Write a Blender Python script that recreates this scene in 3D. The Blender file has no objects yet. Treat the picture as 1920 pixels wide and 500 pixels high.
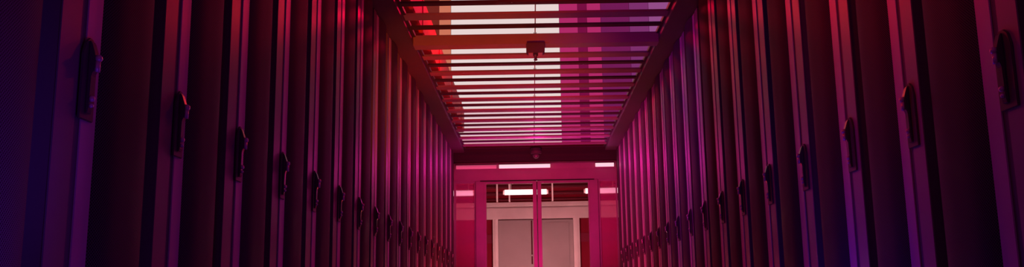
import bpy, bmesh, math, random
from mathutils import Matrix, Vector
random.seed(7)
S = bpy.context.scene
C = S.collection
PI = math.pi

# ------------------------------------------------------------------ camera
CAMZ = 0.33
F, PX, PY = 1682.9, 1012.0, 250.0
R0 = Vector((0.99978, -0.00760, -0.01961))
R1 = Vector((0.01791, -0.18134, 0.98326))
R2 = Vector((0.01103, 0.98339, 0.18117))
cam = bpy.data.cameras.new('camera')
cam.sensor_width = 36.0
cam.sensor_fit = 'HORIZONTAL'
cam.lens = F * 36.0 / 1920.0
cam.shift_x = (960.0 - PX) / 1920.0
cam.shift_y = (PY - 250.0) / 1920.0
cam.clip_start = 0.02
co = bpy.data.objects.new('camera', cam)
C.objects.link(co)
M3 = Matrix((R0, R1, -R2)).transposed()
co.matrix_world = Matrix.Translation((0, 0, CAMZ)) @ M3.to_4x4()
S.camera = co

# ------------------------------------------------------------------ exposure
S.view_settings.view_transform = 'Standard'
S.view_settings.look = 'None'
S.view_settings.exposure = 0.0
S.view_settings.gamma = 1.0
S.view_settings.use_curve_mapping = False

# ------------------------------------------------------------------ world
w = bpy.data.worlds.new('world')
S.world = w
w.use_nodes = True
bg = w.node_tree.nodes['Background']
bg.inputs[0].default_value = (1.0, 0.04, 0.75, 1)
bg.inputs[1].default_value = 0.045


# ------------------------------------------------------------------ lights
def lamp(name, kind, loc, color, energy, target=None, size=0.1, angle=60, blend=0.6, sy=None):
    l = bpy.data.lights.new(name, kind)
    l.color = color
    l.energy = energy
    if kind == 'AREA':
        l.size = size
        if sy:
            l.shape = 'RECTANGLE'
            l.size_y = sy
    else:
        l.shadow_soft_size = size
    if kind == 'SPOT':
        l.spot_size = math.radians(angle)
        l.spot_blend = blend
    o = bpy.data.objects.new(name, l)
    C.objects.link(o)
    o.location = loc
    if target is not None:
        d = Vector(target) - Vector(loc)
        o.rotation_euler = d.to_track_quat('-Z', 'Y').to_euler()
    return o


# lamps: coloured fills without fixtures, added above, below and around the doors to tint surfaces
lamp('crimson_overhead_light', 'SPOT', (0.08, 6.1, 2.44), (1.0000, 0.0350, 0.0000), 6.647, target=(0.05, 2.0, 1.6), size=0.1, angle=150, blend=0.7)
lamp('violet_floor_light_a', 'POINT', (-0.8, 2.0, 0.1), (0.1200, 0.0175, 1.0000), 0.565, target=None, size=0.08)
lamp('violet_corner_spot', 'SPOT', (-0.45, 1.55, 0.1), (0.20, 0.0226, 1.0000), 12.0, target=(-1.14, 1.70, 0.58), size=0.05, angle=66, blend=1.0)
lamp('violet_floor_light_b', 'POINT', (0.75, 3.5, 0.1), (0.1200, 0.0120, 1.0000), 2.628, target=None, size=0.08)
lamp('magenta_floor_light_a', 'POINT', (0, 5, 0.06), (0.3500, 0.0120, 1.0000), 0.630, target=None, size=0.08)
lamp('magenta_floor_light_b', 'POINT', (0, 7.5, 0.06), (0.3500, 0.0120, 1.0000), 1.611, target=None, size=0.08)
lamp('header_spot', 'SPOT', (0.1, 12.9, 2.24), (1.0000, 0.0143, 0.3571), 14.000, target=(0.1, 9, 1.2), size=0.06, angle=150, blend=0.8)
lamp('louvre_downlight', 'SPOT', (0.06, 9.35, 2.46), (0.3500, 0.0120, 1.0000), 2.146, target=(0.06, 9.35, 0), size=0.06, angle=165, blend=0.5)
lamp('magenta_floor_light_c', 'POINT', (0.1, 10.6, 0.06), (1.0000, 0.0120, 0.0000), 31.353, target=None, size=0.08)
lamp('orange_ceiling_spot', 'SPOT', (-0.4, 4.2, 0.1), (1.0000, 0.0782, 0.0000), 382.170, target=(-0.4, 8.0, 2.52), size=0.05, angle=38, blend=1.0)
lamp('crimson_ceiling_spot', 'SPOT', (0.3, 4.6, 0.1), (1.0000, 0.0120, 0.0000), 40.008, target=(0.6, 8.6, 2.52), size=0.05, angle=38, blend=1.0)
lamp('orange_uplight', 'SPOT', (-0.45, 7.9, 0.1), (1.0000, 0.0071, 0.0000), 103.609, target=(-0.45, 8.3, 2.52), size=0.05, angle=62, blend=1.0)
lamp('crimson_uplight', 'SPOT', (0.1, 6.8, 0.1), (1.0000, 0.0350, 0.0000), 221.725, target=(0.1, 11.4, 2.52), size=0.05, angle=40, blend=1.0)
lamp('header_strip_light', 'AREA', (0.1, 12.84, 2.28), (1.0000, 0.0120, 0.5200), 5.000, target=(0.1, 8.0, 1.3), size=2.0, sy=0.25)  # added unseen panel that brightens the far racks, no lamp on the header
lamp('far_room_light', 'AREA', (0.1, 16, 2.5), (1.0000, 0.3600, 0.3800), 45.000, target=(0.1, 16.4, 0), size=2.2, sy=1.6)
lamp('far_room_floor_light', 'POINT', (0.1, 16.2, 0.15), (1.0000, 0.3600, 0.3800), 140.000, target=None, size=0.1)
lamp('door_wash_light', 'SPOT', (0.1, 10.9, 0.08), (1.0000, 0.0189, 0.2279), 215.0, target=(0.1, 13.1, 2.15), size=0.05, angle=80, blend=0.8)
lamp('red_side_spot', 'SPOT', (-0.7, 3.1, 2.44), (1.0000, 0.0172, 0.0000), 41.687, target=(1.28, 3.1, 2.0), size=0.05, angle=75, blend=1.0)
lamp('orange_plenum_light', 'POINT', (-0.2, 9.0, 3.4), (1.0000, 0.0000, 0.0448), 60.0, target=None, size=0.1)
lamp('plum_far_overhead_light', 'POINT', (0.1, 6.0, 2.44), (1.0000, 0.0120, 0.0000), 7.792, target=None, size=0.1)
lamp('purple_side_spot', 'SPOT', (-0.95, 6.3, 2.0), (0.3500, 0.0120, 1.0000), 30.0, target=(1.28, 7.4, 1.75), size=0.05, angle=66, blend=1.0)
lamp('crimson_left_far_spot', 'SPOT', (1.1, 8.0, 2.0), (1.0000, 0.0120, 0.0000), 10.046, target=(-1.14, 9.2, 1.95), size=0.05, angle=85, blend=1.0)
lamp('purple_right_far_spot', 'SPOT', (-0.95, 9.6, 2.0), (1.0000, 0.0120, 0.3548), 90.565, target=(1.28, 10.6, 1.75), size=0.05, angle=85, blend=1.0)


# ------------------------------------------------------------------ materials
def mat(name, col, rough=0.5, metal=0.0, spec=0.5, emit=None, es=1.0, noise=0.0, nscale=8.0):
    m = bpy.data.materials.new(name)
    m.use_nodes = True
    nt = m.node_tree
    b = nt.nodes['Principled BSDF']
    b.inputs['Base Color'].default_value = (*col, 1)
    b.inputs['Roughness'].default_value = rough
    b.inputs['Metallic'].default_value = metal
    b.inputs['Specular IOR Level'].default_value = spec
    if emit:
        b.inputs['Emission Color'].default_value = (*emit, 1)
        b.inputs['Emission Strength'].default_value = es
    if noise:
        tc = nt.nodes.new('ShaderNodeTexCoord')
        nz = nt.nodes.new('ShaderNodeTexNoise')
        nz.inputs['Scale'].default_value = nscale
        nz.inputs['Detail'].default_value = 4
        nt.links.new(tc.outputs['Object'], nz.inputs['Vector'])
        mr = nt.nodes.new('ShaderNodeMapRange')
        mr.inputs['To Min'].default_value = rough - noise
        mr.inputs['To Max'].default_value = rough + noise
        nt.links.new(nz.outputs['Fac'], mr.inputs['Value'])
        nt.links.new(mr.outputs['Result'], b.inputs['Roughness'])
        mx = nt.nodes.new('ShaderNodeMapRange')
        mx.inputs['To Min'].default_value = 0.85
        mx.inputs['To Max'].default_value = 1.15
        nt.links.new(nz.outputs['Fac'], mx.inputs['Value'])
        vm = nt.nodes.new('ShaderNodeVectorMath')
        vm.operation = 'SCALE'
        vm.inputs[0].default_value = col
        nt.links.new(mx.outputs['Result'], vm.inputs['Scale'])
        nt.links.new(vm.outputs['Vector'], b.inputs['Base Color'])
    return m


def perforated(name, col, hole, pitch):
    """sheet metal with a fine staggered hole pattern (holes are dark)"""
    m = mat(name, col, 0.6, 0.0, 0.06)
    nt = m.node_tree
    b = nt.nodes['Principled BSDF']
    tc = nt.nodes.new('ShaderNodeTexCoord')
    sp = nt.nodes.new('ShaderNodeSeparateXYZ')
    nt.links.new(tc.outputs['Object'], sp.inputs[0])

    def mth(op, a, bb=None):
        n = nt.nodes.new('ShaderNodeMath')
        n.operation = op
        for i, v in enumerate((a, bb)):
            if v is None:
                continue
            if isinstance(v, (int, float)):
                n.inputs[i].default_value = v
            else:
                nt.links.new(v, n.inputs[i])
        return n.outputs[0]
    u = mth('MULTIPLY', mth('ADD', sp.outputs['Y'], sp.outputs['Z']), 2 * PI / pitch)
    v = mth('MULTIPLY', mth('SUBTRACT', sp.outputs['Y'], sp.outputs['Z']), 2 * PI / pitch)
    s = mth('ADD', mth('COSINE', u), mth('COSINE', v))
    f = mth('GREATER_THAN', s, 0.25)
    mx = nt.nodes.new('ShaderNodeMix')
    mx.data_type = 'RGBA'
    mx.inputs[6].default_value = (*col, 1)
    mx.inputs[7].default_value = (*hole, 1)
    nt.links.new(f, mx.inputs[0])
    nt.links.new(mx.outputs[2], b.inputs['Base Color'])
    return m


def glass(name, rough, ior=1.05, col=(1, 1, 1), trans=1.0):
    m = mat(name, col, rough)
    b = m.node_tree.nodes['Principled BSDF']
    b.inputs['Transmission Weight'].default_value = trans
    b.inputs['IOR'].default_value = ior
    return m


M = {
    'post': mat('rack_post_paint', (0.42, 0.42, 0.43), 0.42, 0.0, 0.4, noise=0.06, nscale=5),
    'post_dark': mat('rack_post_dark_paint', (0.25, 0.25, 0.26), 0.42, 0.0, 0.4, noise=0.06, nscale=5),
    'stile': mat('rack_stile_paint', (0.76, 0.76, 0.77), 0.42, 0.0, 0.4, noise=0.06, nscale=5),
    'body': mat('rack_body_paint', (0.24, 0.24, 0.242), 0.6, 0.0, 0.2),
    'mesh': perforated('rack_perforated_sheet', (0.155, 0.155, 0.158), (0.012, 0.015, 0.015), 0.009),
    'handle': mat('handle_black_plastic', (0.14, 0.14, 0.142), 0.45, 0.0, 0.3),
    'lever': mat('handle_lever_gloss', (0.13, 0.13, 0.132), 0.3, 0.0, 0.5),
    'chrome': mat('lock_chrome', (0.98, 0.98, 0.98), 0.3, 0.25, 0.9),
    'rail': mat('containment_rail_paint', (0.10, 0.10, 0.10), 0.55, 0.0, 0.4, noise=0.06, nscale=3),
    'bar': mat('louvre_bar_paint', (0.32, 0.31, 0.31), 0.55, 0.0, 0.3, noise=0.05, nscale=4),
    'slat': mat('louvre_slat_paint', (0.06, 0.06, 0.06), 0.6, 0.0, 0.3),
    'frame': mat('door_frame_aluminium', (0.40, 0.39, 0.40), 0.42, 0.2, 0.5, noise=0.05, nscale=5),
    'seal': mat('door_rubber_seal', (0.02, 0.02, 0.02), 0.7),
    'soffit': mat('soffit_paint', (0.03, 0.03, 0.03), 0.6, noise=0.05, nscale=4),
    'glass': glass('clear_glass', 0.0),
    'frost': glass('frosted_glass', 0.07, 1.15, (0.92, 0.42, 0.66), 0.72),
    'pale': mat('pale_painted_steel', (0.93, 0.91, 0.89), 0.5, noise=0.06, nscale=3),
    'panel': mat('pale_door_panel', (0.45, 0.43, 0.42), 0.45, noise=0.06, nscale=2),
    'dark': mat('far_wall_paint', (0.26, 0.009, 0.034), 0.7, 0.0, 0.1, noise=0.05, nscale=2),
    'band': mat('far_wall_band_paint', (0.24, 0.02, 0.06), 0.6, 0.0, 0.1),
    'concrete': mat('far_floor_tile', (0.25, 0.25, 0.25), 0.5, noise=0.08, nscale=4),
    'pipe': mat('pipe_paint', (0.10, 0.012, 0.025), 0.6, 0.0, 0.15),
    'conduit': mat('conduit_galvanised', (0.45, 0.42, 0.42), 0.45, 0.3),
    'duct': mat('duct_red_paint', (0.72, 0.12, 0.07), 0.6, 0.0, 0.2, noise=0.1, nscale=6),  # red-brown holds the orange light that the lamps fail to bring here
    'sensor': mat('sensor_plastic', (0.09, 0.09, 0.09), 0.4),
    'tube': mat('lamp_tube', (0.9, 0.9, 0.9), 0.4, emit=(1.0, 0.80, 0.80), es=1.2),
    'led': mat('led_diffuser', (0.9, 0.9, 0.9), 0.4, emit=(1.0, 0.72, 0.76), es=0.85),  # glow painted as light reflected in the header
    'led_dim': mat('led_diffuser_dim', (0.6, 0.6, 0.6), 0.4, emit=(1.0, 0.15, 0.30), es=0.30),  # dimmer end of the same painted reflection
    'mullion': mat('window_mullion', (0.12, 0.11, 0.11), 0.5),  # edges of the made-up glow bands, no real mullions
}


def glow_mat(name, col):
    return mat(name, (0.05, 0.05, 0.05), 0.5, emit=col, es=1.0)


GLOWS = {  # bands of light above the louvres put into glow colours
    'brown': glow_mat('backlit_pane_brown', (0.15, 0.018, 0.010)),
    'pale': glow_mat('backlit_pane_pale', (0.60, 0.17, 0.10)),
    'white': glow_mat('backlit_pane_white', (0.80, 0.66, 0.64)),
    'shell': glow_mat('backlit_pane_shell', (0.76, 0.56, 0.58)),
    'blush': glow_mat('backlit_pane_blush', (0.68, 0.33, 0.40)),
    'pink': glow_mat('backlit_pane_pink', (0.42, 0.022, 0.13)),
    'rose': glow_mat('backlit_pane_rose', (0.17, 0.004, 0.05)),
    'plum': glow_mat('backlit_pane_plum', (0.15, 0.010, 0.085)),
    'mauve': glow_mat('backlit_pane_mauve', (0.19, 0.028, 0.145)),
    'lavender': glow_mat('backlit_pane_lavender', (0.28, 0.07, 0.24)),
}


# ------------------------------------------------------------------ helpers
def box(bm, x0, x1, y0, y1, z0, z1):
    vs = [bm.verts.new((x, y, z)) for z in (z0, z1) for y in (y0, y1) for x in (x0, x1)]
    for f in ((0, 2, 3, 1), (4, 5, 7, 6), (0, 1, 5, 4), (2, 6, 7, 3), (0, 4, 6, 2), (1, 3, 7, 5)):
        bm.faces.new([vs[i] for i in f])
    return vs


def cyl(bm, p, q, r, n=16, r2=None):
    p, q = Vector(p), Vector(q)
    d = (q - p).normalized()
    a = d.orthogonal().normalized()
    b = d.cross(a)
    r2 = r if r2 is None else r2
    A = [bm.verts.new(p + (a * math.cos(2 * PI * i / n) + b * math.sin(2 * PI * i / n)) * r) for i in range(n)]
    B = [bm.verts.new(q + (a * math.cos(2 * PI * i / n) + b * math.sin(2 * PI * i / n)) * r2) for i in range(n)]
    for i in range(n):
        bm.faces.new((A[i], A[(i + 1) % n], B[(i + 1) % n], B[i]))
    bm.faces.new(A[::-1])
    bm.faces.new(B)


def lathe(bm, prof, loc, n=24):
    """profile of (radius, z) turned about the vertical"""
    rings = []
    for r, z in prof:
        if r < 1e-5:
            rings.append([bm.verts.new((loc[0], loc[1], loc[2] + z))])
        else:
            rings.append([bm.verts.new((loc[0] + r * math.cos(2 * PI * i / n), loc[1] + r * math.sin(2 * PI * i / n), loc[2] + z)) for i in range(n)])
    for a, b in zip(rings, rings[1:]):
        if len(a) == 1 and len(b) == 1:
            continue
        for i in range(n):
            j = (i + 1) % n
            if len(a) == 1:
                bm.faces.new((a[0], b[i], b[j]))
            elif len(b) == 1:
                bm.faces.new((a[i], a[j], b[0]))
            else:
                bm.faces.new((a[i], a[j], b[j], b[i]))
    for ring, flip in ((rings[0], True), (rings[-1], False)):
        if len(ring) > 1:
            bm.faces.new(ring[::-1] if flip else ring)


def prism(bm, poly, axis, a0, a1):
    """extrude a polygon of (u, v) along an axis: 'x' -> (a,u,v), 'y' -> (u,a,v), 'z' -> (u,v,a)"""
    def P(u, v, a):
        return {'x': (a, u, v), 'y': (u, a, v), 'z': (u, v, a)}[axis]
    A = [bm.verts.new(P(u, v, a0)) for u, v in poly]
    B = [bm.verts.new(P(u, v, a1)) for u, v in poly]
    n = len(poly)
    for i in range(n):
        bm.faces.new((A[i], A[(i + 1) % n], B[(i + 1) % n], B[i]))
    bm.faces.new(A[::-1])
    bm.faces.new(B)


def obj(name, bm, m, parent=None, bevel=0.0, smooth=False):
    bmesh.ops.recalc_face_normals(bm, faces=bm.faces[:])
    if bevel:
        bmesh.ops.bevel(bm, geom=bm.edges[:] + bm.verts[:], offset=bevel, segments=2, affect='EDGES', clamp_overlap=True)
    me = bpy.data.meshes.new(name)
    bm.to_mesh(me)
    bm.free()
    me.materials.append(m)
    if smooth:
        for p in me.polygons:
            p.use_smooth = True
    o = bpy.data.objects.new(name, me)
    C.objects.link(o)
    if parent:
        o.parent = parent
    return o


def mesh(name, m, fn, parent=None, bevel=0.0, smooth=False):
    bm = bmesh.new()
    fn(bm)
    return obj(name, bm, m, parent, bevel, smooth)


def boxes(name, m, lst, parent=None, bevel=0.0):
    def fn(bm):
        for b in lst:
            box(bm, *b)
    return mesh(name, m, fn, parent, bevel)


def tag(o, label, cat, group=None):
    o['label'] = label
    o['category'] = cat
    if group:
        o['group'] = group
    return o


def thing(name, label, cat, loc=(0, 0, 0), group=None):
    o = bpy.data.objects.new(name, None)
    o.empty_display_size = 0.1
    C.objects.link(o)
    o.location = loc
    return tag(o, label, cat, group)


def struct(o):
    o['kind'] = 'structure'
    return o


def kids(o):
    return [c for c in bpy.data.objects if c.parent is o]


def dup(root):
    r = root.copy()
    C.objects.link(r)
    for ch in kids(root):
        c = ch.copy()
        C.objects.link(c)
        c.parent = r
        for g in kids(ch):
            d = g.copy()
            C.objects.link(d)
            d.parent = c
    return r


ORD = ['nearest', 'second', 'third', 'fourth', 'fifth', 'sixth', 'seventh', 'eighth', 'ninth', 'tenth', 'eleventh',
       'twelfth', 'thirteenth', 'fourteenth', 'fifteenth', 'sixteenth', 'seventeenth', 'eighteenth', 'nineteenth', 'twentieth']

# ------------------------------------------------------------------ the setting
XL, XR = -1.137, 1.278          # rack fronts
YE = 13.09                      # end wall of the aisle
RT = 2.472                      # rack top
HC = 2.521                      # underside of the louvred ceiling

struct(boxes('floor', M['concrete'], [(-3.2, 3.4, -1.0, 20.0, -0.1, 0.0)]))

# side rails that carry the louvres, resting on the racks
struct(boxes('trim_1', M['rail'], [(-1.60, -0.971, 0.2, YE, RT + 0.003, 2.60)], bevel=0.004))
struct(boxes('trim_2', M['rail'], [(1.107, 1.75, 0.2, YE, RT + 0.003, 2.60)], bevel=0.004))
# dark soffit panel closing the ceiling above the doors
struct(boxes('wall_back', M['soffit'], [(-1.60, 1.75, YE, YE + 0.10, 2.315, 2.53)]))

# header of the sliding doors
DX0, DX1 = -1.13, 1.27
hd = struct(boxes('trim_3', M['frame'], [(DX0, DX1, YE - 0.02, YE + 0.12, 2.045, 2.315)], bevel=0.006))
boxes('track_cover', M['frame'], [(DX0 + .01, DX1 - .01, YE - 0.035, YE - 0.02, 2.205, 2.295)], hd, bevel=0.004)
boxes('door_seal', M['seal'], [(-0.74, 0.93, YE - 0.024, YE - 0.018, 2.035, 2.050)], hd)
# posts
for i, (a, b) in enumerate(((-0.81, -0.69), (0.865, 0.985))):
    struct(boxes('trim_%d' % (4 + i), M['frame'], [(a, b, YE - 0.01, YE + 0.11, 0, 2.045)], bevel=0.006))
# fixed side lights of frosted glass
for i, (a, b) in enumerate(((DX0, -0.81), (0.985, DX1))):
    f = struct(boxes('window_%d' % (1 + i), M['frame'],
               [(a, b, YE + .02, YE + .07, 0, 0.12), (a, b, YE + .02, YE + .07, 2.02, 2.045),
                (a, a + .03, YE + .02, YE + .07, 0.12, 2.02), (b - .02, b, YE + .02, YE + .07, 0.12, 2.02)]))
    boxes('pane', M['frost'], [(a + .03, b - .02, YE + .04, YE + .05, 0.12, 2.02)], f)
# sliding glass doors
for i, (a, b, l, r) in enumerate(((-0.69, 0.083, 0.035, 0.055), (0.097, 0.865, 0.055, 0.025))):
    f = struct(boxes('door_%d' % (1 + i), M['frame'],
               [(a, a + l, YE + .02, YE + .07, 0.02, 2.04), (b - r, b, YE + .02, YE + .07, 0.02, 2.04),
                (a + l, b - r, YE + .02, YE + .07, 2.005, 2.04), (a + l, b - r, YE + .02, YE + .07, 0.02, 0.16)], bevel=0.003))
    boxes('glass_pane', M['glass'], [(a + l, b - r, YE + .04, YE + .05, 0.16, 2.005)], f)
    e = b if i == 0 else a
    boxes('edge_seal', M['seal'], [(e - .006, e + .006, YE + .025, YE + .065, 0.02, 2.035)], f)

# ------------------------------------------------------------------ room beyond the doors
YB = 19.0
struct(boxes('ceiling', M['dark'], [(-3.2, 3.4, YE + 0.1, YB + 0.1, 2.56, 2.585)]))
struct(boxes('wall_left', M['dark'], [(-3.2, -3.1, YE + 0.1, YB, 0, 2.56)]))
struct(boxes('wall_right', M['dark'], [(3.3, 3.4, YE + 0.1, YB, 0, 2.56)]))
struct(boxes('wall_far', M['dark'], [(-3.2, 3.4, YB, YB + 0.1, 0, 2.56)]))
# pale lintel with a groove, pale jambs, double door
struct(boxes('trim_6', M['pale'], [(-3.1, 3.3, YB - .12, YB, 1.995, 2.225), (-3.1, 3.3, YB - .07, YB, 2.225, 2.28),
                                   (-3.1, 3.3, YB - .13, YB, 2.28, 2.345)], bevel=0.004))
for i, (a, b) in enumerate(((-0.815, -0.70), (0.878, 1.01))):
    struct(boxes('trim_%d' % (7 + i), M['pale'], [(a, b, YB - .10, YB, 0, 1.995), (a + .04, b - .04, YB - .12, YB - .10, 0, 1.995)], bevel=0.004))
for i, (a, b) in enumerate(((-0.695, 0.07), (0.085, 0.873))):
    d = struct(boxes('door_%d' % (3 + i), M['panel'], [(a, b, YB - .06, YB, 0.01, 1.975)], bevel=0.008))
    if i == 0:
        boxes('edge_strip', M['pipe'], [(-0.012, 0.018, YB - .066, YB - .06, 1.05, 1.96)], d)
        boxes('door_handle', M['conduit'], [(-0.03, 0.035, YB - .10, YB - .066, 1.215, 1.245)], d, bevel=0.004)
    else:
        boxes('rail_plate', M['panel'], [(a + .05, b - .08, YB - .066, YB - .06, 0.1, 1.92)], d, bevel=0.003)
# lighter band on the far wall either side of the door
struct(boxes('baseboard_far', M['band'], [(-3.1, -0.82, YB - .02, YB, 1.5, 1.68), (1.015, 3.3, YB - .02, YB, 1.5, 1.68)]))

# ------------------------------------------------------------------ made-up glowing panes standing in for the light seen through the louvres
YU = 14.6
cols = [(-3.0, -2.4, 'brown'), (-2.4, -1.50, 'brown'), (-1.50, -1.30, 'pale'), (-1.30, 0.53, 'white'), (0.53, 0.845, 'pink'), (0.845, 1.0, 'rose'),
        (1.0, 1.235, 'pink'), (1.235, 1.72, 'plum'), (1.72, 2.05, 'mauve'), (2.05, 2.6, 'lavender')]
for i, (a, b, k) in enumerate(cols):  # invented windows, each holding one tint of the light
    f = struct(boxes('window_%d' % (3 + i), M['mullion'],  # added edges that hold the glow bands, no real window
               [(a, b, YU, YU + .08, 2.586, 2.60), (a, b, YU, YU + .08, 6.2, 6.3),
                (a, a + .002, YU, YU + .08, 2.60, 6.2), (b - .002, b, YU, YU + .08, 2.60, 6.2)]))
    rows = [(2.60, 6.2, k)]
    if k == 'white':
        rows = [(2.60, 3.0, 'blush'), (3.0, 3.45, 'shell'), (3.45, 6.2, 'white')]  # fade of the light stepped into the glow tints
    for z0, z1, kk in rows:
        boxes('pane', GLOWS[kk], [(a + .002, b - .002, YU + .01, YU + .05, z0, z1)], f)

# ------------------------------------------------------------------ server racks
PITCH = 0.605


def arc_x(t):
    return 0.018 * (1 - abs(2 * t - 1) ** 3)


def make_rack(s):
    """s=+1: front faces +x (left row); s=-1: front faces -x"""
    root = thing('server_rack', 'rack', 'server rack')

    def bx(name, m, lst, parent=root, bevel=0.0):
        return boxes(name, m, [(min(s * a, s * b), max(s * a, s * b), c, d, e, f) for a, b, c, d, e, f in lst], parent, bevel)
    bx('cabinet_body', M['body'], [(-1.05, -0.06, 0.001, PITCH - 0.001, 0.03, RT), (-1.0, -0.10, 0.02, PITCH - 0.02, 0, 0.03),
                                 (-0.06, -0.005, 0.087, 0.288, 0.03, RT)])
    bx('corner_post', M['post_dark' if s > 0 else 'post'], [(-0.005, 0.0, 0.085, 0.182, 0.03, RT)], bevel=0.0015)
    bx('door_stile', M['stile'], [(-0.005, 0.0, 0.213, 0.290, 0.05, RT - .004)], bevel=0.0015)

    def door(bm):
        n = 24
        y0, y1 = 0.292, 0.603
        z0, z1 = 0.05, RT - .002
        poly = [(s * -0.055, y0)] + [(s * arc_x(i / n), y0 + (y1 - y0) * i / n) for i in range(n + 1)] + [(s * -0.055, y1)]
        prism(bm, poly, 'z', z0, z1)
    mesh('perforated_door', M['mesh'], door, root)

    # swing handle: long tapered escutcheon, raised lever, lock barrel, keyhole cap
    p0, p1 = (0.188, 0.262) if s > 0 else (0.118, 0.204)
    yc = 0.226 if s > 0 else 0.166
    zc = CAMZ

    def plate(bm):
        pts = [(p0, zc + .470), (p1, zc + .470), (p1, zc + .64), (p1 - .012, zc + .672), (p1 - .03, zc + .686), (p0 + .03, zc + .686),
               (p0 + .012, zc + .672), (p0, zc + .64)]
        prism(bm, pts, 'x', min(0, s * 0.007), max(0, s * 0.007))
    hp = mesh('handle_plate', M['handle'], plate, root, bevel=0.002)

    def lever(bm):
        side = [(0.007, .680), (0.013, .674), (0.024, .640), (0.025, .604), (0.017, .588), (0.015, .500), (0.012, .486), (0.007, .486)]
        prism(bm, [(s * x, zc + z) for x, z in side], 'y', yc - .013, yc + .013)
    mesh('lever', M['lever'], lever, hp, bevel=0.003)

    def dome(bm, y, z, x0, r, h):
        """a short barrel with a domed end standing out from the front"""
        n = 14
        prof = [(r, 0), (r, h * .45), (r * .86, h * .75), (r * .5, h * .95), (0.0, h)]
        rings = []
        for rr, d in prof:
            if rr == 0:
                rings.append([bm.verts.new((s * (x0 + d), y, z))])
            else:
                rings.append([bm.verts.new((s * (x0 + d), y + rr * math.cos(2 * PI * i / n), z + rr * math.sin(2 * PI * i / n))) for i in range(n)])
        for p, q in zip(rings, rings[1:]):
            for i in range(n):
                j = (i + 1) % n
                if len(q) == 1:
                    bm.faces.new((p[i], p[j], q[0]))
                else:
                    bm.faces.new((p[i], p[j], q[j], q[i]))
        bm.faces.new(rings[0])

    def barrel(bm):
        dome(bm, yc, zc + .632, 0.023, 0.010, 0.014)
        # hanging key tab with rounded front
        k = 8
        pts = [(yc + .0085 * math.cos(PI * i / k), 0.024 + .009 * math.sin(PI * i / k)) for i in range(k + 1)]
        A = [bm.verts.new((s * x, y, zc + .596)) for y, x in pts]
        B = [bm.verts.new((s * x, y, zc + .624)) for y, x in pts]
        for i in range(k):
            bm.faces.new((A[i], A[i + 1], B[i + 1], B[i]))
        bm.faces.new((A[k], A[0], B[0], B[k]))
        bm.faces.new(A[::-1])
        bm.faces.new(B)
    mesh('lock_barrel', M['chrome'], barrel, hp, smooth=True)

    def cap(bm):
        dome(bm, yc, zc + .526, 0.013, 0.0085, 0.012)
        dome(bm, yc, zc + .508, 0.013, 0.006, 0.010)
    mesh('keyhole_cap', M['chrome'], cap, hp, smooth=True)
    return root


def row(s, X, ys, side):
    proto = make_rack(s)
    n = len(ys) - 1
    for i in range(n):
        r = proto if i == 0 else dup(proto)
        r.location = (X, ys[i], 0)
        r.scale = (1, (ys[i + 1] - ys[i]) / PITCH, 1)
        if i == 0:
            where = 'nearest the camera in the %s row' % side
        elif i == n - 1:
            where = 'last in the %s row, beside the glass doors' % side
        else:
            where = '%s from the camera in the %s row' % (ORD[i], side)
        tag(r, 'dark server rack with curved perforated door, ' + where, 'server rack', 'server racks in the %s row' % side)


yl = [1.425, 2.027, 2.631, 3.232, 3.847, 4.459]
n = 14
yl += [4.459 + (YE - 0.03 - 4.459) * k / n for k in range(1, n + 1)]
row(1, XL, yl, 'left')
yr = [1.53, 2.152, 2.777, 3.340, 3.953, 4.581, 5.211, 5.80]
n = 12
yr += [5.80 + (YE - 0.03 - 5.80) * k / n for k in range(1, n + 1)]
row(-1, XR, yr, 'right')

# ------------------------------------------------------------------ louvred ceiling
BX0, BX1 = -0.971, 1.107


def make_panel(deep=0.0):
    p = thing('ceiling_louvre', 'louvre', 'ceiling panel')
    boxes('frame_bar', M['bar'], [(BX0 + .001, BX1 - .001, -0.068, 0.068, HC - deep, HC + 0.018)], p, bevel=0.002)
    boxes('thin_slat', M['slat'], [(BX0 + .001, BX1 - .001, 0.249, 0.323, HC, HC + 0.018)], p, bevel=0.002)
    for x in (BX0, BX1 - .02):
        boxes('end_strip', M['slat'], [(x + .001 if x < 0 else x - .001, x + .021 if x < 0 else x + .019, 0.0685, 0.248, HC + .002, HC + .016),
                                       (x + .001 if x < 0 else x - .001, x + .021 if x < 0 else x + .019, 0.3235, 0.531, HC + .002, HC + .016)], p)
    return p


pan = make_panel()
deep = None
YC0 = 6.784
ks = list(range(-2, 11))
for j, k in enumerate(ks):
    if k == 1:
        r = make_panel(0.072)
        lab = 'louvred ceiling panel with the deep cross beam that carries the box sensor'
    else:
        r = pan if j == 0 else dup(pan)
        if k == 10:
            lab = 'louvred ceiling panel of bar and slat next to the dark soffit above the doors'
        elif k < 1:
            lab = '%s louvred ceiling panel on the camera side of the deep cross beam' % {0: 'first', -1: 'second', -2: 'third'}[k]
        else:
            lab = '%s louvred ceiling panel beyond the deep cross beam, of bar and slat' % (['', '', 'first'] + ORD[1:])[k]
    r.location = (0, YC0 + 0.6 * k, 0)
    tag(r, lab, 'ceiling panel', 'louvred ceiling panels over the aisle')

# conduit along the middle, above the louvres
cd = thing('conduit', 'thin metal conduit running lengthwise above the middle of the louvred ceiling', 'conduit', (0.06, 5.4, HC))
mesh('pipe', M['conduit'], lambda bm: cyl(bm, (0, 0, .034), (0, YE - 5.42, .034), 0.0045, 10), cd, smooth=True)
for k in (-1, 1, 3, 5, 7, 9):
    y = YC0 + .6 * k - 5.4
    boxes('pipe_clip', M['conduit'], [(-.03, .03, y - .02, y + .02, .0185, .026), (-.013, -.008, y - .02, y + .02, .026, .042), (.008, .013, y - .02, y + .02, .026, .042)], cd)

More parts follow.
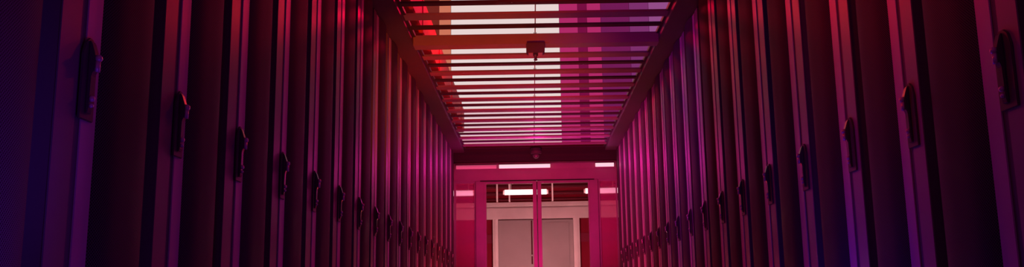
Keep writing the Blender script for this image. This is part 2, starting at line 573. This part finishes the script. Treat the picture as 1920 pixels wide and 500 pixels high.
# supply duct above the left of the louvres
du = thing('air_duct', 'long red-brown duct above the left edge of the louvred ceiling', 'duct', (-1.35, 3.0, 2.60))
boxes('duct_shell', M['duct'], [(-0.25, 0.385, 0, 10.0, 0.16, 0.50)], du, bevel=0.01)
for k in range(7):
    boxes('flange', M['duct'], [(-0.27, 0.392, .4 + 1.5 * k, .44 + 1.5 * k, 0.145, 0.515)], du)
    boxes('bracket', M['rail'], [(-0.2, -.16, .4 + 1.5 * k, .44 + 1.5 * k, 0, 0.145), (.16, .2, .4 + 1.5 * k, .44 + 1.5 * k, 0, 0.145)], du)

# box sensor under the cross beam
sn = thing('ceiling_sensor', 'dark box sensor with a small nozzle hanging under the deep cross beam', 'sensor', (0.06, 7.34, HC - 0.072))


def housing(bm):
    pts = [(-.078, -.012), (-.07, 0.0), (.07, 0.0), (.078, -.012), (.078, -.065), (.062, -.086), (-.062, -.086), (-.078, -.065)]
    prism(bm, pts, 'y', -0.06, 0.05)


mesh('housing', M['sensor'], housing, sn, bevel=0.003)
mesh('nozzle', M['sensor'], lambda bm: lathe(bm, [(0.02, -.086), (0.02, -.10), (.012, -.105), (.012, -.128), (.018, -.132), (.012, -.14), (0, -.142)], (0, 0, 0)), sn, smooth=True)
mesh('rim_plate', M['conduit'], lambda bm: (box(bm, -.058, -.022, -.045, .035, -.091, -.086), box(bm, .022, .058, -.045, .035, -.091, -.086)), sn)

# dome camera on the soffit above the doors
dc = thing('dome_camera', 'small dome camera on the dark soffit above the glass doors', 'camera', (0.085, YE - 0.09, HC - 0.015))
mesh('mount', M['sensor'], lambda bm: (lathe(bm, [(0.075, 0.0), (0.088, -.05), (0.082, -.082), (0.05, -.09)], (0, 0, 0)),
                                       box(bm, -.05, .05, 0.05, 0.09, -.06, -.005)), dc, smooth=False)
mesh('dome', M['lever'], lambda bm: lathe(bm, [(0.055, -.085), (0.053, -.11), (0.04, -.138), (0.02, -.152), (0, -.156)], (0, 0, 0)), dc, smooth=True)

# glowing strips put in for the reflected light streak on the door header
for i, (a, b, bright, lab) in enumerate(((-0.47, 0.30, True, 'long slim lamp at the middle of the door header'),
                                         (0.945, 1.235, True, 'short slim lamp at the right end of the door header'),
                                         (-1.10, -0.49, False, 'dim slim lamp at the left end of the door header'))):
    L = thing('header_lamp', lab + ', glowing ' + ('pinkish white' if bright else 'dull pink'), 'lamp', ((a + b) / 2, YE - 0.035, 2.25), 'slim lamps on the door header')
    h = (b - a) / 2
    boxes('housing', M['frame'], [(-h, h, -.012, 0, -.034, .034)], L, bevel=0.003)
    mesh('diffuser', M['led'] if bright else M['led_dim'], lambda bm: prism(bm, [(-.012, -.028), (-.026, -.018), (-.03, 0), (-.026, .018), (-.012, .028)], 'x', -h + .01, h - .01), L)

# tube lamps and pipes in the room beyond
for i, (a, b, lab) in enumerate(((-1.66, -1.10, 'tube lamp seen blurred through the left frosted side panel'),
                                 (-0.50, 0.30, 'bright tube lamp hanging behind the meeting stiles of the glass doors'),
                                 (1.04, 1.66, 'tube lamp seen behind the right door post and right frosted side panel'))):
    L = thing('tube_lamp', lab, 'lamp', ((a + b) / 2, 17.0, 2.335), 'tube lamps in the room beyond')
    h = (b - a) / 2
    mesh('tube', M['tube'], lambda bm: cyl(bm, (-h, 0, 0), (h, 0, 0), 0.05, 20), L, smooth=True)
    mesh('end_cap', M['pale'], lambda bm: cyl(bm, (-h - .03, 0, 0), (-h, 0, 0), 0.042, 16), L)
    mesh('end_cap', M['pale'], lambda bm: cyl(bm, (h, 0, 0), (h + .03, 0, 0), 0.042, 16), L)
    for x in (-h * .7, h * .7):
        mesh('hanger', M['conduit'], lambda bm: cyl(bm, (x, 0, .048), (x, 0, .225), 0.008, 8), L)
for i, (y, z, r, lab) in enumerate(((17.5, 2.505, .03, 'topmost of three dark pipes under the ceiling beyond the doors'),
                                    (17.5, 2.37, .035, 'middle of three dark pipes under the ceiling beyond the doors'),
                                    (17.5, 2.25, .022, 'lowest of three dark pipes under the ceiling beyond the doors'))):
    tag(mesh('service_pipe', M['pipe'], lambda bm: cyl(bm, (-3.1, y, z), (3.3, y, z), r, 14), smooth=True), lab, 'pipe', 'pipes beyond the doors')
for x, lab in ((-0.66, 'pale pipe hanger at the left behind the glass'), (-0.42, 'pale pipe hanger left of the middle tube lamp behind the glass'),
               (0.42, 'pale pipe hanger right of the door stiles behind the glass')):
    tag(boxes('pipe_hanger', M['pale'], [(x - .015, x + .015, 17.44, 17.46, 2.21, 2.56), (x - .015, x + .015, 17.46, 17.55, 2.21, 2.225)]), lab, 'hanger', 'pipe hangers beyond the doors')
